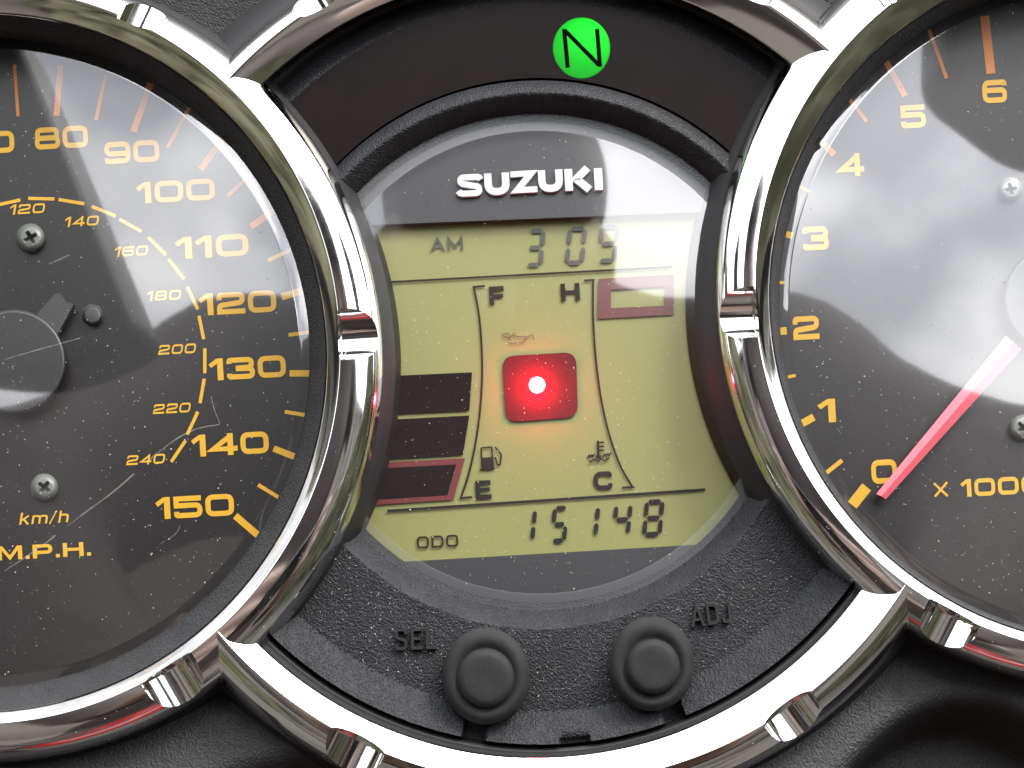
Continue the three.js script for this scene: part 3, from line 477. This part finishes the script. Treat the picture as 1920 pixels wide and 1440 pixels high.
{ // fuel pump, coolant thermometer, oil can
  const id = (x, y) => [x, y], s = (p, t = 3, r = 0, c = false) => ({ p, t, r, c });
  part(display, 'fuel_icon', mergeGeometries([strokes([s([[904, 880], [902, 840], [922, 838], [925, 878]], 3, 2, true), s([[926, 860], [929, 858], [932, 871], [938, 872], [940, 852], [928, 838]], 3, 4), s([[899, 880.5], [928, 878.5]], 3)], id, ZG), poly([[904.5, 858], [924, 857], [925.5, 879], [905, 880]], ZG + 0.5)]), M.ink);
  const wave = (y, x0, x1) => Array.from({ length: 17 }, (_, i) => [x0 + (x1 - x0) * i / 16, y - i * 0.15 + 2.2 * Math.sin(i * 1.15)]);
  part(display, 'coolant_icon', strokes([s([[1121, 826], [1122, 853]], 4.5), s([[1123, 830], [1133, 829]], 3), s([[1123, 837.5], [1133, 837]], 3), s([[1123, 845], [1133, 844]], 3), s(wave(856, 1101, 1115), 2.6), s(wave(854, 1129, 1146), 2.6), s(wave(864, 1104, 1143), 2.6), s([[1117, 857], [1127, 856]], 7)], id, ZG), M.ink);
  part(display, 'oil_icon', strokes([s([[956, 643], [955, 633], [948, 633], [942, 627], [953, 625], [956, 632]], 1.6), s([[955, 643.5], [979, 642.5], [990, 631], [999, 627]], 1.6), s([[955, 631], [962, 629], [972, 631], [982, 632], [988, 630]], 1.6), s([[962, 629], [962, 625], [968, 625]], 1.4), s([[1000, 629], [1000, 637]], 1.6)], id, ZG), M.redBox);
}
// warning lamp: a red window with a bright diode in it
{
  const w = rounded([[941, 668], [1080, 660], [1084, 782], [948, 792]], 24, true);
  part(display, 'lamp_window', poly(w, ZG + 0.6), M.window, 'dark red window of the warning lamp');
  const led = part(display, 'warning_lamp', sheet([[1, 0], [0.92, 2], [0.6, 3.4], [0.02, 4]].map(([f, h]) => ringRow([1007, 722], 15 * f, ZG + 0.8 + h, 32)), true, false), std({ color: 0xffffff, emissive: lin(1, 0.75, 0.8), emissiveIntensity: 3 }), 'bright glowing diode of the warning lamp');
  const l = new THREE.PointLight(lin(1, 0.012, 0.06), 0.00034); l.position.copy(P(1007, 720, ZG + 26)); l.castShadow = true; l.shadow.radius = 0.05; display.add(l);
}
// indicator strip above the display with the lit neutral lamp
const strip = sub(cluster, 'indicator_strip', 'glossy smoked strip above the display with a lit green neutral lamp');
{
  const t0 = 38 * Math.PI / 180, t1 = 143 * Math.PI / 180, n = 200;
  const arcP = (r, a, b) => Array.from({ length: n }, (_, i) => { const t = a + (b - a) * i / (n - 1); return [1012 + r * Math.cos(t), 675 - r * Math.sin(t)]; });
  const c = [1090.5, 90], el = (f, z) => Array.from({ length: 96 }, (_, i) => { const t = i / 96 * 2 * Math.PI; return P(c[0] + 53.5 * f * Math.cos(t), c[1] - 57 * f * Math.sin(t), z); });
  const hole = Array.from({ length: 96 }, (_, i) => { const t = i / 96 * 2 * Math.PI; return [c[0] + 52.9 * Math.cos(t), c[1] - 56.4 * Math.sin(t)]; });
  part(strip, 'smoked_cover', poly([...arcP(672, t0, t1), ...arcP(529, t1, t0)], -78, 9, [hole]), M.smoked);
  // the lamp: a green translucent disc over a little shaft with a bulb at its foot
  part(strip, 'neutral_lamp', sheet([el(1, -77.6), el(0.995, -77.2), el(0.6, -77.2), el(0.004, -77.2)], true, false), phys({ color: lin(0.006, 0.27, 0.016), roughness: 1, transmission: 0.6, thickness: 0, specularIntensity: 0.2 }), 'round green neutral lamp, lit');
  part(strip, 'lamp_shaft', sheet([el(1.1, -80), el(1.1, -148), el(0.01, -148)], true, false), std({ color: lin(0.3, 0.3, 0.3), roughness: 0.8 }));
  part(strip, 'bulb', new THREE.SphereGeometry(7 * K, 20, 14).translate(...arr(P(1106, 86, -134))), std({ color: 0xffffff, emissive: lin(0.8, 1, 0.8), emissiveIntensity: 1 }));
  part(strip, 'neutral_letter', strokes([{ p: [[1057.5, 54], [1064.5, 127]], t: 8 }, { p: [[1060, 58], [1123, 122]], t: 8 }, { p: [[1119.5, 54], [1125, 125]], t: 8 }], (x, y) => [x, y], -76.9), phys({ color: lin(0.003, 0.003, 0.003), roughness: 1, specularIntensity: 0 }), 'black letter N');
  const l = new THREE.PointLight(lin(0.6, 1, 0.6), 0.00012); l.position.copy(P(1106, 86, -134)); l.castShadow = true; l.shadow.radius = 0.02; strip.add(l);
}
// the two push buttons
function button(name, label, bx, by, rx, ry, tx, ty, tr) {
  const g = sub(cluster, name, label), n = 96;
  const el = (cx, cy, a, b, z) => Array.from({ length: n }, (_, i) => { const t = i / n * 2 * Math.PI; return P(cx + a * Math.cos(t), cy - b * Math.sin(t), z); });
  const mx = (f) => [bx + (tx - bx) * f, by + (ty - by) * f];
  part(g, 'skirt', sheet([[1.0, -75, 0], [1.0, -50, 0], [0.985, -38, 0], [0.94, -28, 0.1], [0.88, -22, 0.3], [0.8, -20, 0.5], [0.73, -21, 0.8], [0.67, -24, 1], [0.62, -27, 1], [0.4, -28, 1]].map(([f, z, m]) => el(...mx(m), rx * f, ry * f, z)), true, false), M.rubber);
  part(g, 'cap', sheet([[1.14, -29], [1.09, -24], [1.04, -17], [0.98, -12], [0.9, -8.5], [0.8, -7], [0.6, -6.6], [0.3, -7], [0.01, -7.2]].map(([f, z]) => el(tx, ty, tr * f, tr * f * 1.04, z)), true, false), M.rubber);
}
button('select_button', 'round black rubber button beside the raised word SEL', 911, 1268, 82, 91, 911, 1272, 49);
button('adjust_button', 'round black rubber button beside the raised word ADJ', 1222, 1245, 80, 89, 1224, 1251, 46);
finish(cluster);

// ---------------------------------------------------------------- the dashboard behind the cluster
{
  const cover = top('dashboard_cover', 'black grained plastic dashboard cover behind the instrument cluster', 'dashboard');
  cover.quaternion.copy(turnX); cover.position.copy(BASE);
  const nx = 260, ny = 200, rows = [], sm = (a, b, x) => { const t = Math.max(0, Math.min(1, (x - a) / (b - a))); return t * t * (3 - 2 * t); };
  for (let j = 0; j < ny; j++) { const y = 2100 - j / (ny - 1) * 2900, r = []; for (let i = 0; i < nx; i++) {
    const x = -900 + i / (nx - 1) * 3800; let z = -128;
    z -= 170 * sm(0, 90, y - (1300 + 0.0025 * Math.pow(x - 1810, 2)));                     // the cover falls away below, to the right
    z -= 150 * sm(0, 120, y - (1400 + 0.0011 * Math.pow(x - 620, 2)));
    z += 50 * sm(120, -120, y) + 0.2 * Math.max(0, Math.min(y, 1500) - 1230) + 8 * sm(1000, 1200, y);
    const p = P(x, y, -128); p.z = z * K; r.push(p); } rows.push(r); }
  part(cover, 'panel', outsideRings(sheet(rows, false, false), 6, [[LC, L], [RC, R], [CC, C]]), M.cover);
  finish(cover);
}
// ---------------------------------------------------------------- dust and scratches on the lenses
{
  const rand = rng(4242), spots = [];
  const inL = (x, y) => Math.hypot(x - LC[0], y - LC[1]) < 596 && x < 572, inR = (x, y) => Math.hypot(x - RC[0], y - RC[1]) < 600, inC = (x, y) => Math.hypot(x - 1010, y - 676) < 445 && x > 758 && x < 1278;
  while (spots.length < 13000) {
    const x = rand() * 1930 - 5, y = rand() * 1450 - 5, l = inL(x, y), r = inR(x, y), c = inC(x, y); if (!(l || r || c)) continue;
    const thick = 0.35 + 0.65 * Math.min(1, Math.max(0, fbm(x / 160, y / 160, 3.1, 3) * 2.2 - 0.35)) * (y > 520 ? 1.4 : 0.35); if (rand() > thick) continue;
    spots.push([x, y, (l || r ? ZL : -100) + 0.35, Math.pow(rand(), 14) * 1.5 + 0.16 + 0.14 * rand()]);
  }
  while (spots.length < 17000) {   // grit on the grained face and the cover
    const x = rand() * 1930 - 5, y = 940 + rand() * 505, q = Math.hypot(x - 1011, y - 678); if (q < 505 || q > 655 || Math.hypot(x - LC[0], y - LC[1]) < 760 || Math.hypot(x - RC[0], y - RC[1]) < 790) continue;
    spots.push([x, y, -69, Math.pow(rand(), 6) * 1.1 + 0.24]);
  }
  for (const [c, k, t0, t1, n] of [[LC, L, -1.5, 1.45, 420], [RC, R, 1.7, 4.6, 420], [CC, C, -2.2, -0.9, 200]]) for (let i = 0; i < n; i++) {   // and on the chrome
    const t = t0 + (t1 - t0) * rand(), a = rand() * 1.2, r = k.crest(t) + (k.outer(t) - k.crest(t)) * (0.04 + 0.96 * Math.pow(Math.sin(a), 0.88));
    spots.push([c[0] + r * Math.cos(t), c[1] - r * Math.sin(t), -0.3 - 64 * (1 - Math.cos(a)) + 0.4, Math.pow(rand(), 6) * 1.0 + 0.22]);
  }
  const g = new THREE.IcosahedronGeometry(1, 0), m = new THREE.InstancedMesh(g, M.dust, spots.length), o = new THREE.Object3D();
  spots.forEach(([x, y, z, r], i) => { o.position.copy(P(x, y, z)); o.rotation.set(rand() * 6, rand() * 6, rand() * 6); o.scale.set(r * K, r * K * (0.5 + rand() * 0.5), r * K * 0.5); o.updateMatrix(); m.setMatrixAt(i, o.matrix); });
  m.name = 'dust'; m.userData = { label: 'pale dust specks scattered over the lenses, the chrome and the black face', category: 'dust', kind: 'stuff' };
  m.quaternion.copy(turnX); m.position.copy(BASE); m.castShadow = m.receiveShadow = true; scene.add(m);
}
// ---------------------------------------------------------------- what the lenses and the chrome mirror, behind the camera
function capsules(bones, box, cells, blend, material, name, parent) {
  const [lo, hi] = box, size = Math.max(hi[0] - lo[0], hi[1] - lo[1], hi[2] - lo[2]), n = cells, mc = new MarchingCubes(n, material, false, false, 400000);
  mc.isolation = 0; const f = mc.field;
  for (let k = 0; k < n; k++) for (let j = 0; j < n; j++) for (let i = 0; i < n; i++) {
    const x = lo[0] + size * i / n, y = lo[1] + size * j / n, z = lo[2] + size * k / n; let acc = 0;
    for (const [a, b, ra, rb] of bones) {
      const bx = b[0] - a[0], by = b[1] - a[1], bz = b[2] - a[2], px = x - a[0], py = y - a[1], pz = z - a[2], t = Math.max(0, Math.min(1, (px * bx + py * by + pz * bz) / (bx * bx + by * by + bz * bz || 1)));
      const d = Math.hypot(px - bx * t, py - by * t, pz - bz * t) - (ra + (rb - ra) * t); acc += Math.exp(-d / blend);
    }
    f[i + j * n + k * n * n] = blend * Math.log(acc + 1e-30);
  }
  mc.update(); const g = new THREE.BufferGeometry(), c = mc.count, p = mc.positionArray.slice(0, c * 3), h = size / 2;
  for (let i = 0; i < c; i++) { p[3 * i] = lo[0] + h + p[3 * i] * h; p[3 * i + 1] = lo[1] + h + p[3 * i + 1] * h; p[3 * i + 2] = lo[2] + h + p[3 * i + 2] * h; }
  g.setAttribute('position', new THREE.BufferAttribute(p, 3)); const q = mergeVertices(g, 1e-5); q.computeVertexNormals(); q.setAttribute('uv', new THREE.BufferAttribute(new Float32Array(q.attributes.position.count * 2), 2));
  const mesh = new THREE.Mesh(q, material); mesh.name = name; parent.add(mesh); return mesh;
}
const W = (v) => toWorld(v.x, v.y, v.z);
{
  const person = top('person', 'person in a dark brown jacket leaning over the dials with a small camera', 'person');
  const jacket = std({ color: lin(0.035, 0.026, 0.024), roughness: 0.8 }), skin = std({ color: lin(0.24, 0.165, 0.135), roughness: 0.55 }), hair = std({ color: lin(0.02, 0.016, 0.014), roughness: 0.7 });
  const head = W(mirrored(925, 490, 0.75)), sL = W(mirrored(455, 765, 0.78)), sR = W(mirrored(1450, 760, 0.78));
  const eye = camera.position, mid = sL.clone().add(sR).multiplyScalar(0.5), hipY = 0.82;
  const chest = mid.clone().add(new THREE.Vector3(0, -0.16, 0.06)), belly = new THREE.Vector3(0, hipY + 0.16, mid.z + 0.12), hips = new THREE.Vector3(0, hipY, mid.z + 0.14);
  const bones = [[arr(sL), arr(sR), 0.075, 0.075], [arr(mid), arr(chest), 0.11, 0.15], [arr(chest), arr(belly), 0.155, 0.15], [arr(belly), arr(hips), 0.15, 0.16]];
  for (const s of [-1, 1]) {
    const sh = s < 0 ? sL : sR, el = new THREE.Vector3(s * 0.3, sh.y - 0.2, (sh.z + eye.z) / 2 + 0.08), wr = new THREE.Vector3(s * 0.085, eye.y - 0.05, eye.z + 0.09);
    bones.push([arr(sh), arr(el), 0.07, 0.055], [arr(el), arr(wr), 0.052, 0.034]);
    const kn = new THREE.Vector3(s * 0.3, 0.6, mid.z - 0.2), ft = new THREE.Vector3(s * 0.36, 0.06, mid.z - 0.02);
    bones.push([arr(hips), arr(kn), 0.1, 0.07], [arr(kn), arr(ft), 0.065, 0.045], [arr(ft), [ft.x, 0.045, ft.z - 0.16], 0.045, 0.035]);
  }
  capsules(bones, [[-1, -0.02, -0.4], [1, 1.98, 1.6]], 96, 0.02, jacket, 'clothing', person);
  const fwd = new THREE.Vector3().subVectors(BASE, head).normalize(), up = new THREE.Vector3(0, 1, 0).addScaledVector(fwd, -fwd.y).normalize(), rt = new THREE.Vector3().crossVectors(fwd, up);
  const hp = (r, u, f) => arr(head.clone().addScaledVector(rt, r).addScaledVector(up, u).addScaledVector(fwd, f));
  const hb = [[hp(0, 0.03, -0.03), hp(0, 0.02, 0.02), 0.078, 0.072], [hp(0, -0.03, 0.03), hp(0, -0.075, 0.045), 0.055, 0.035], [hp(0, -0.06, -0.04), arr(mid.clone().add(new THREE.Vector3(0, 0.02, 0))), 0.055, 0.06], [hp(0, 0.0, 0.09), hp(0, -0.03, 0.103), 0.008, 0.014], [hp(-0.078, 0.01, -0.01), hp(-0.08, -0.03, -0.01), 0.012, 0.01], [hp(0.078, 0.01, -0.01), hp(0.08, -0.03, -0.01), 0.012, 0.01]];
  const c0 = head.clone().subScalar(0.22);
  capsules(hb, [arr(c0), arr(head.clone().addScalar(0.22))], 80, 0.008, skin, 'head', person);
  capsules([[hp(0, 0.06, -0.04), hp(0, 0.055, 0.035), 0.084, 0.072], [hp(0, 0.03, -0.06), hp(0, -0.04, -0.07), 0.075, 0.05]], [arr(c0), arr(head.clone().addScalar(0.22))], 56, 0.01, hair, 'hair', person);
  for (const s of [-1, 1]) {   // a hand each side of the camera: palm, four fingers round its front, thumb behind
    const w0 = new THREE.Vector3(s * 0.085, eye.y - 0.05, eye.z + 0.09), h = (x, y, z) => [eye.x + s * x, eye.y + y, eye.z + z], hb2 = [[arr(w0), h(0.072, -0.015, 0.05), 0.028, 0.026], [h(0.07, -0.02, 0.052), h(0.066, 0.012, 0.035), 0.02, 0.018]];
    for (let k = 0; k < 4; k++) { const y = 0.022 - k * 0.019; hb2.push([h(0.068, y, 0.04), h(0.071, y + 0.003, 0.012 + 0.004 * (k === 3)), 0.0095, 0.009], [h(0.071, y + 0.003, 0.012), h(0.052 + 0.003 * k, y + 0.004, 0.004), 0.009, 0.0085], [h(0.052 + 0.003 * k, y + 0.004, 0.004), h(0.036 + 0.006 * k, y + 0.003, 0.006), 0.0085, 0.0075]); }
    hb2.push([h(0.066, -0.02, 0.06), h(0.055, 0.0, 0.058), 0.012, 0.01], [h(0.055, 0, 0.058), h(0.04, 0.012, 0.05), 0.01, 0.008]);
    const m = new THREE.Vector3(eye.x + s * 0.06, eye.y - 0.01, eye.z + 0.05);
    capsules(hb2, [arr(m.clone().subScalar(0.085)), arr(m.clone().addScalar(0.085))], 56, 0.003, skin, 'hand', person);
  }
  finish(person);
  const cam = top('compact_camera', 'small black compact camera held in two hands above the dials', 'camera'), back = new THREE.Vector3().subVectors(eye, BASE).normalize();
  cam.position.copy(eye).addScaledVector(back, 0.004); cam.quaternion.copy(camera.quaternion);
  const black = std({ color: lin(0.02, 0.02, 0.021), roughness: 0.4 }), body = new RoundedBoxGeometry(0.094, 0.056, 0.02, 3, 0.006), barrel = new THREE.CylinderGeometry(0.018, 0.022, 0.016, 40, 1, true);
  body.translate(0, 0, 0.03); barrel.rotateX(Math.PI / 2); barrel.translate(0, 0, 0.012);
  part(cam, 'camera_body', body, black); part(cam, 'lens_barrel', barrel, black); finish(cam);
}
{ // rear-view mirrors: rounded housings on stems
  const black = std({ color: lin(0.015, 0.015, 0.016), roughness: 0.45 });
  const mk = (label, pts, z, stem) => {
    const m = top('rear_view_mirror', label, 'mirror', { group: 'rear-view mirrors of the motorcycle' }); m.quaternion.copy(turnX); m.position.copy(BASE);
    const q = rounded(pts.map(([x, y, r]) => { const p = mirrored(x, y, z); return [p.x, p.y, r ?? 0.02]; }), 0.02, true), s = new THREE.Shape(q.map((p) => new THREE.Vector2(...p)));
    const g = new THREE.ExtrudeGeometry(s, { depth: 0.025, bevelEnabled: true, bevelSize: 0.006, bevelThickness: 0.012, bevelSegments: 4, curveSegments: 4 }); g.translate(0, 0, z); part(m, 'mirror_housing', g, black);
    const a = mirrored(stem[0], stem[1], z); part(m, 'stem', new THREE.TubeGeometry(new THREE.CatmullRomCurve3([new THREE.Vector3(a.x, a.y, z + 0.015), new THREE.Vector3(a.x * 1.25, a.y - 0.1, z - 0.02), new THREE.Vector3(a.x * 1.2, a.y - 0.3, z - 0.06)]), 24, 0.006, 10), black);
    finish(m);
  };
  mk('black rear-view mirror on a bent stem, its edge leaning outwards', [[8, 40], [248, 625, 0.004], [90, 690], [-420, 640], [-480, 40]], 0.42, [-300, 660]);
  mk('black rear-view mirror on a bent stem, tilted up at the corner', [[1786, 20], [1784, 128, 0.01], [1960, 262], [2350, 240], [2350, -160], [1800, -180]], 0.42, [2250, 200]);
}
{ // red tank and seat of the motorcycle
  const red = phys({ color: lin(0.22, 0.007, 0.009), roughness: 0.25, clearcoat: 1, clearcoatRoughness: 0.05 });
  const tank = top('fuel_tank', 'glossy red motorcycle fuel tank behind the handlebar', 'fuel tank');
  capsules([[[0, 0.66, 0.42], [0, 0.68, 0.66], 0.12, 0.13], [[-0.09, 0.63, 0.4], [-0.06, 0.62, 0.7], 0.1, 0.09], [[0.09, 0.63, 0.4], [0.06, 0.62, 0.7], 0.1, 0.09]], [[-0.45, 0.25, 0.1], [0.45, 1.15, 1.0]], 60, 0.02, red, 'tank_shell', tank); finish(tank);
  const seat = top('seat', 'black vinyl motorcycle seat behind the red tank', 'seat');
  capsules([[[0, 0.7, 0.72], [0, 0.68, 1.3], 0.1, 0.12], [[-0.08, 0.68, 0.8], [-0.08, 0.67, 1.3], 0.08, 0.1], [[0.08, 0.68, 0.8], [0.08, 0.67, 1.3], 0.08, 0.1]], [[-0.5, 0.2, 0.5], [0.5, 1.2, 1.5]], 50, 0.02, std({ color: lin(0.02, 0.02, 0.02), roughness: 0.6 }), 'seat_pad', seat); finish(seat);
}
{ // handlebar with grips
  const bar = top('handlebar', 'black motorcycle handlebar with rubber grips above the red tank', 'handlebar'), metal = std({ color: lin(0.02, 0.02, 0.021), roughness: 0.4, metalness: 0.3 }), rub = std({ color: lin(0.015, 0.015, 0.015), roughness: 0.85 });
  const V3 = (a) => new THREE.Vector3(...a), path = [[-0.42, 0.93, 0.42], [-0.3, 0.95, 0.33], [-0.18, 0.93, 0.26], [-0.1, 0.88, 0.24], [0, 0.88, 0.24], [0.1, 0.88, 0.24], [0.18, 0.93, 0.26], [0.3, 0.95, 0.33], [0.42, 0.93, 0.42]].map(V3);
  part(bar, 'bar_tube', new THREE.TubeGeometry(new THREE.CatmullRomCurve3(path), 90, 0.014, 14), metal);
  for (const s of [-1, 1]) {
    part(bar, 'grip', new THREE.TubeGeometry(new THREE.LineCurve3(V3([s * 0.3, 0.9505, 0.33]), V3([s * 0.43, 0.9285, 0.4275])), 8, 0.019, 18), rub);
    part(bar, 'lever', new THREE.TubeGeometry(new THREE.CatmullRomCurve3([[s * 0.24, 0.955, 0.24], [s * 0.34, 0.955, 0.25], [s * 0.43, 0.94, 0.33]].map(V3)), 20, 0.006, 8), metal);
  }
  finish(bar);
}
{ // a clipped hedge along either side of the yard
  const green = std({ color: lin(0.085, 0.085, 0.05), roughness: 0.9 });
  const proto = new THREE.BoxGeometry(1.1, 2.6, 14, 10, 24, 120), p = proto.attributes.position;
  for (let i = 0; i < p.count; i++) { const x = p.getX(i), y = p.getY(i), z = p.getZ(i), n = fbm(x * 2 + 9, y * 2, z * 2, 4) - 0.47, f = fbm(x * 9, y * 9 + 4, z * 9, 2) - 0.37; p.setXYZ(i, x + (n * 0.7 + f * 0.3) * Math.sign(x || 1), y + (y > 0 ? n * 0.6 + f * 0.3 : 0), z); }
  proto.computeVertexNormals();
  for (const [x, label] of [[-3.4, 'clipped dry olive hedge on the clutch side of the motorcycle'], [3.6, 'clipped dry olive hedge on the throttle side of the motorcycle']]) { const h = top('hedge', label, 'hedge', { group: 'hedges beside the yard' }); h.position.set(x, 1.3, -1); part(h, 'foliage', proto, green); finish(h); }
}
{ // ground, and the house whose wall and eaves end the mirrored sky
  const g = new THREE.Mesh(new THREE.CircleGeometry(60, 64).rotateX(-Math.PI / 2), std({ color: lin(0.05, 0.046, 0.04), roughness: 0.95 })); g.name = 'ground'; g.userData = { label: 'dark gravel yard under the motorcycle', category: 'ground', kind: 'structure' }; g.receiveShadow = true; scene.add(g);
  const h = top('house', 'grey rendered house with dark roof behind the motorcycle', 'house'), zf = 5.2, dir = W(mirrored(1820, 840, 1)).sub(W(mirrored(1820, 840, 0.1))).normalize(), p0 = W(mirrored(1820, 840, 0.1)), eaves = p0.y + dir.y / dir.z * (zf - p0.z);
  const wall = new THREE.BoxGeometry(22, eaves, 6); wall.translate(0, eaves / 2, zf + 3.2); part(h, 'wall', wall, std({ color: lin(0.16, 0.14, 0.125), roughness: 0.9 }));
  const roof = new THREE.Shape([new THREE.Vector2(-0.3, 0), new THREE.Vector2(-0.3, -0.12), new THREE.Vector2(6.7, -0.12), new THREE.Vector2(6.7, 0), new THREE.Vector2(3.2, 1.3)]), rg = new THREE.ExtrudeGeometry(roof, { depth: 22.8, bevelEnabled: false });
  rg.rotateY(-Math.PI / 2); rg.translate(11.4, eaves + 0.125, zf + 0.2); part(h, 'roof', rg, std({ color: lin(0.05, 0.035, 0.03), roughness: 0.8 }));
  for (const x of [-7, -3.4, 0.4, 4.2, 7.6]) for (const y of [1.2, eaves - 1.9]) { const w = sub(h, 'window'); const f = new THREE.BoxGeometry(1.2, 1.3, 0.08); f.translate(x, y + 0.6, zf + 0.17); part(w, 'frame', f, std({ color: lin(0.6, 0.6, 0.58), roughness: 0.6 })); const q = new THREE.BoxGeometry(1.02, 1.12, 0.03); q.translate(x, y + 0.6, zf + 0.12); part(w, 'pane', q, std({ color: lin(0.03, 0.035, 0.04), roughness: 0.06 })); }
  finish(h);
}
renderer.render(scene, camera);
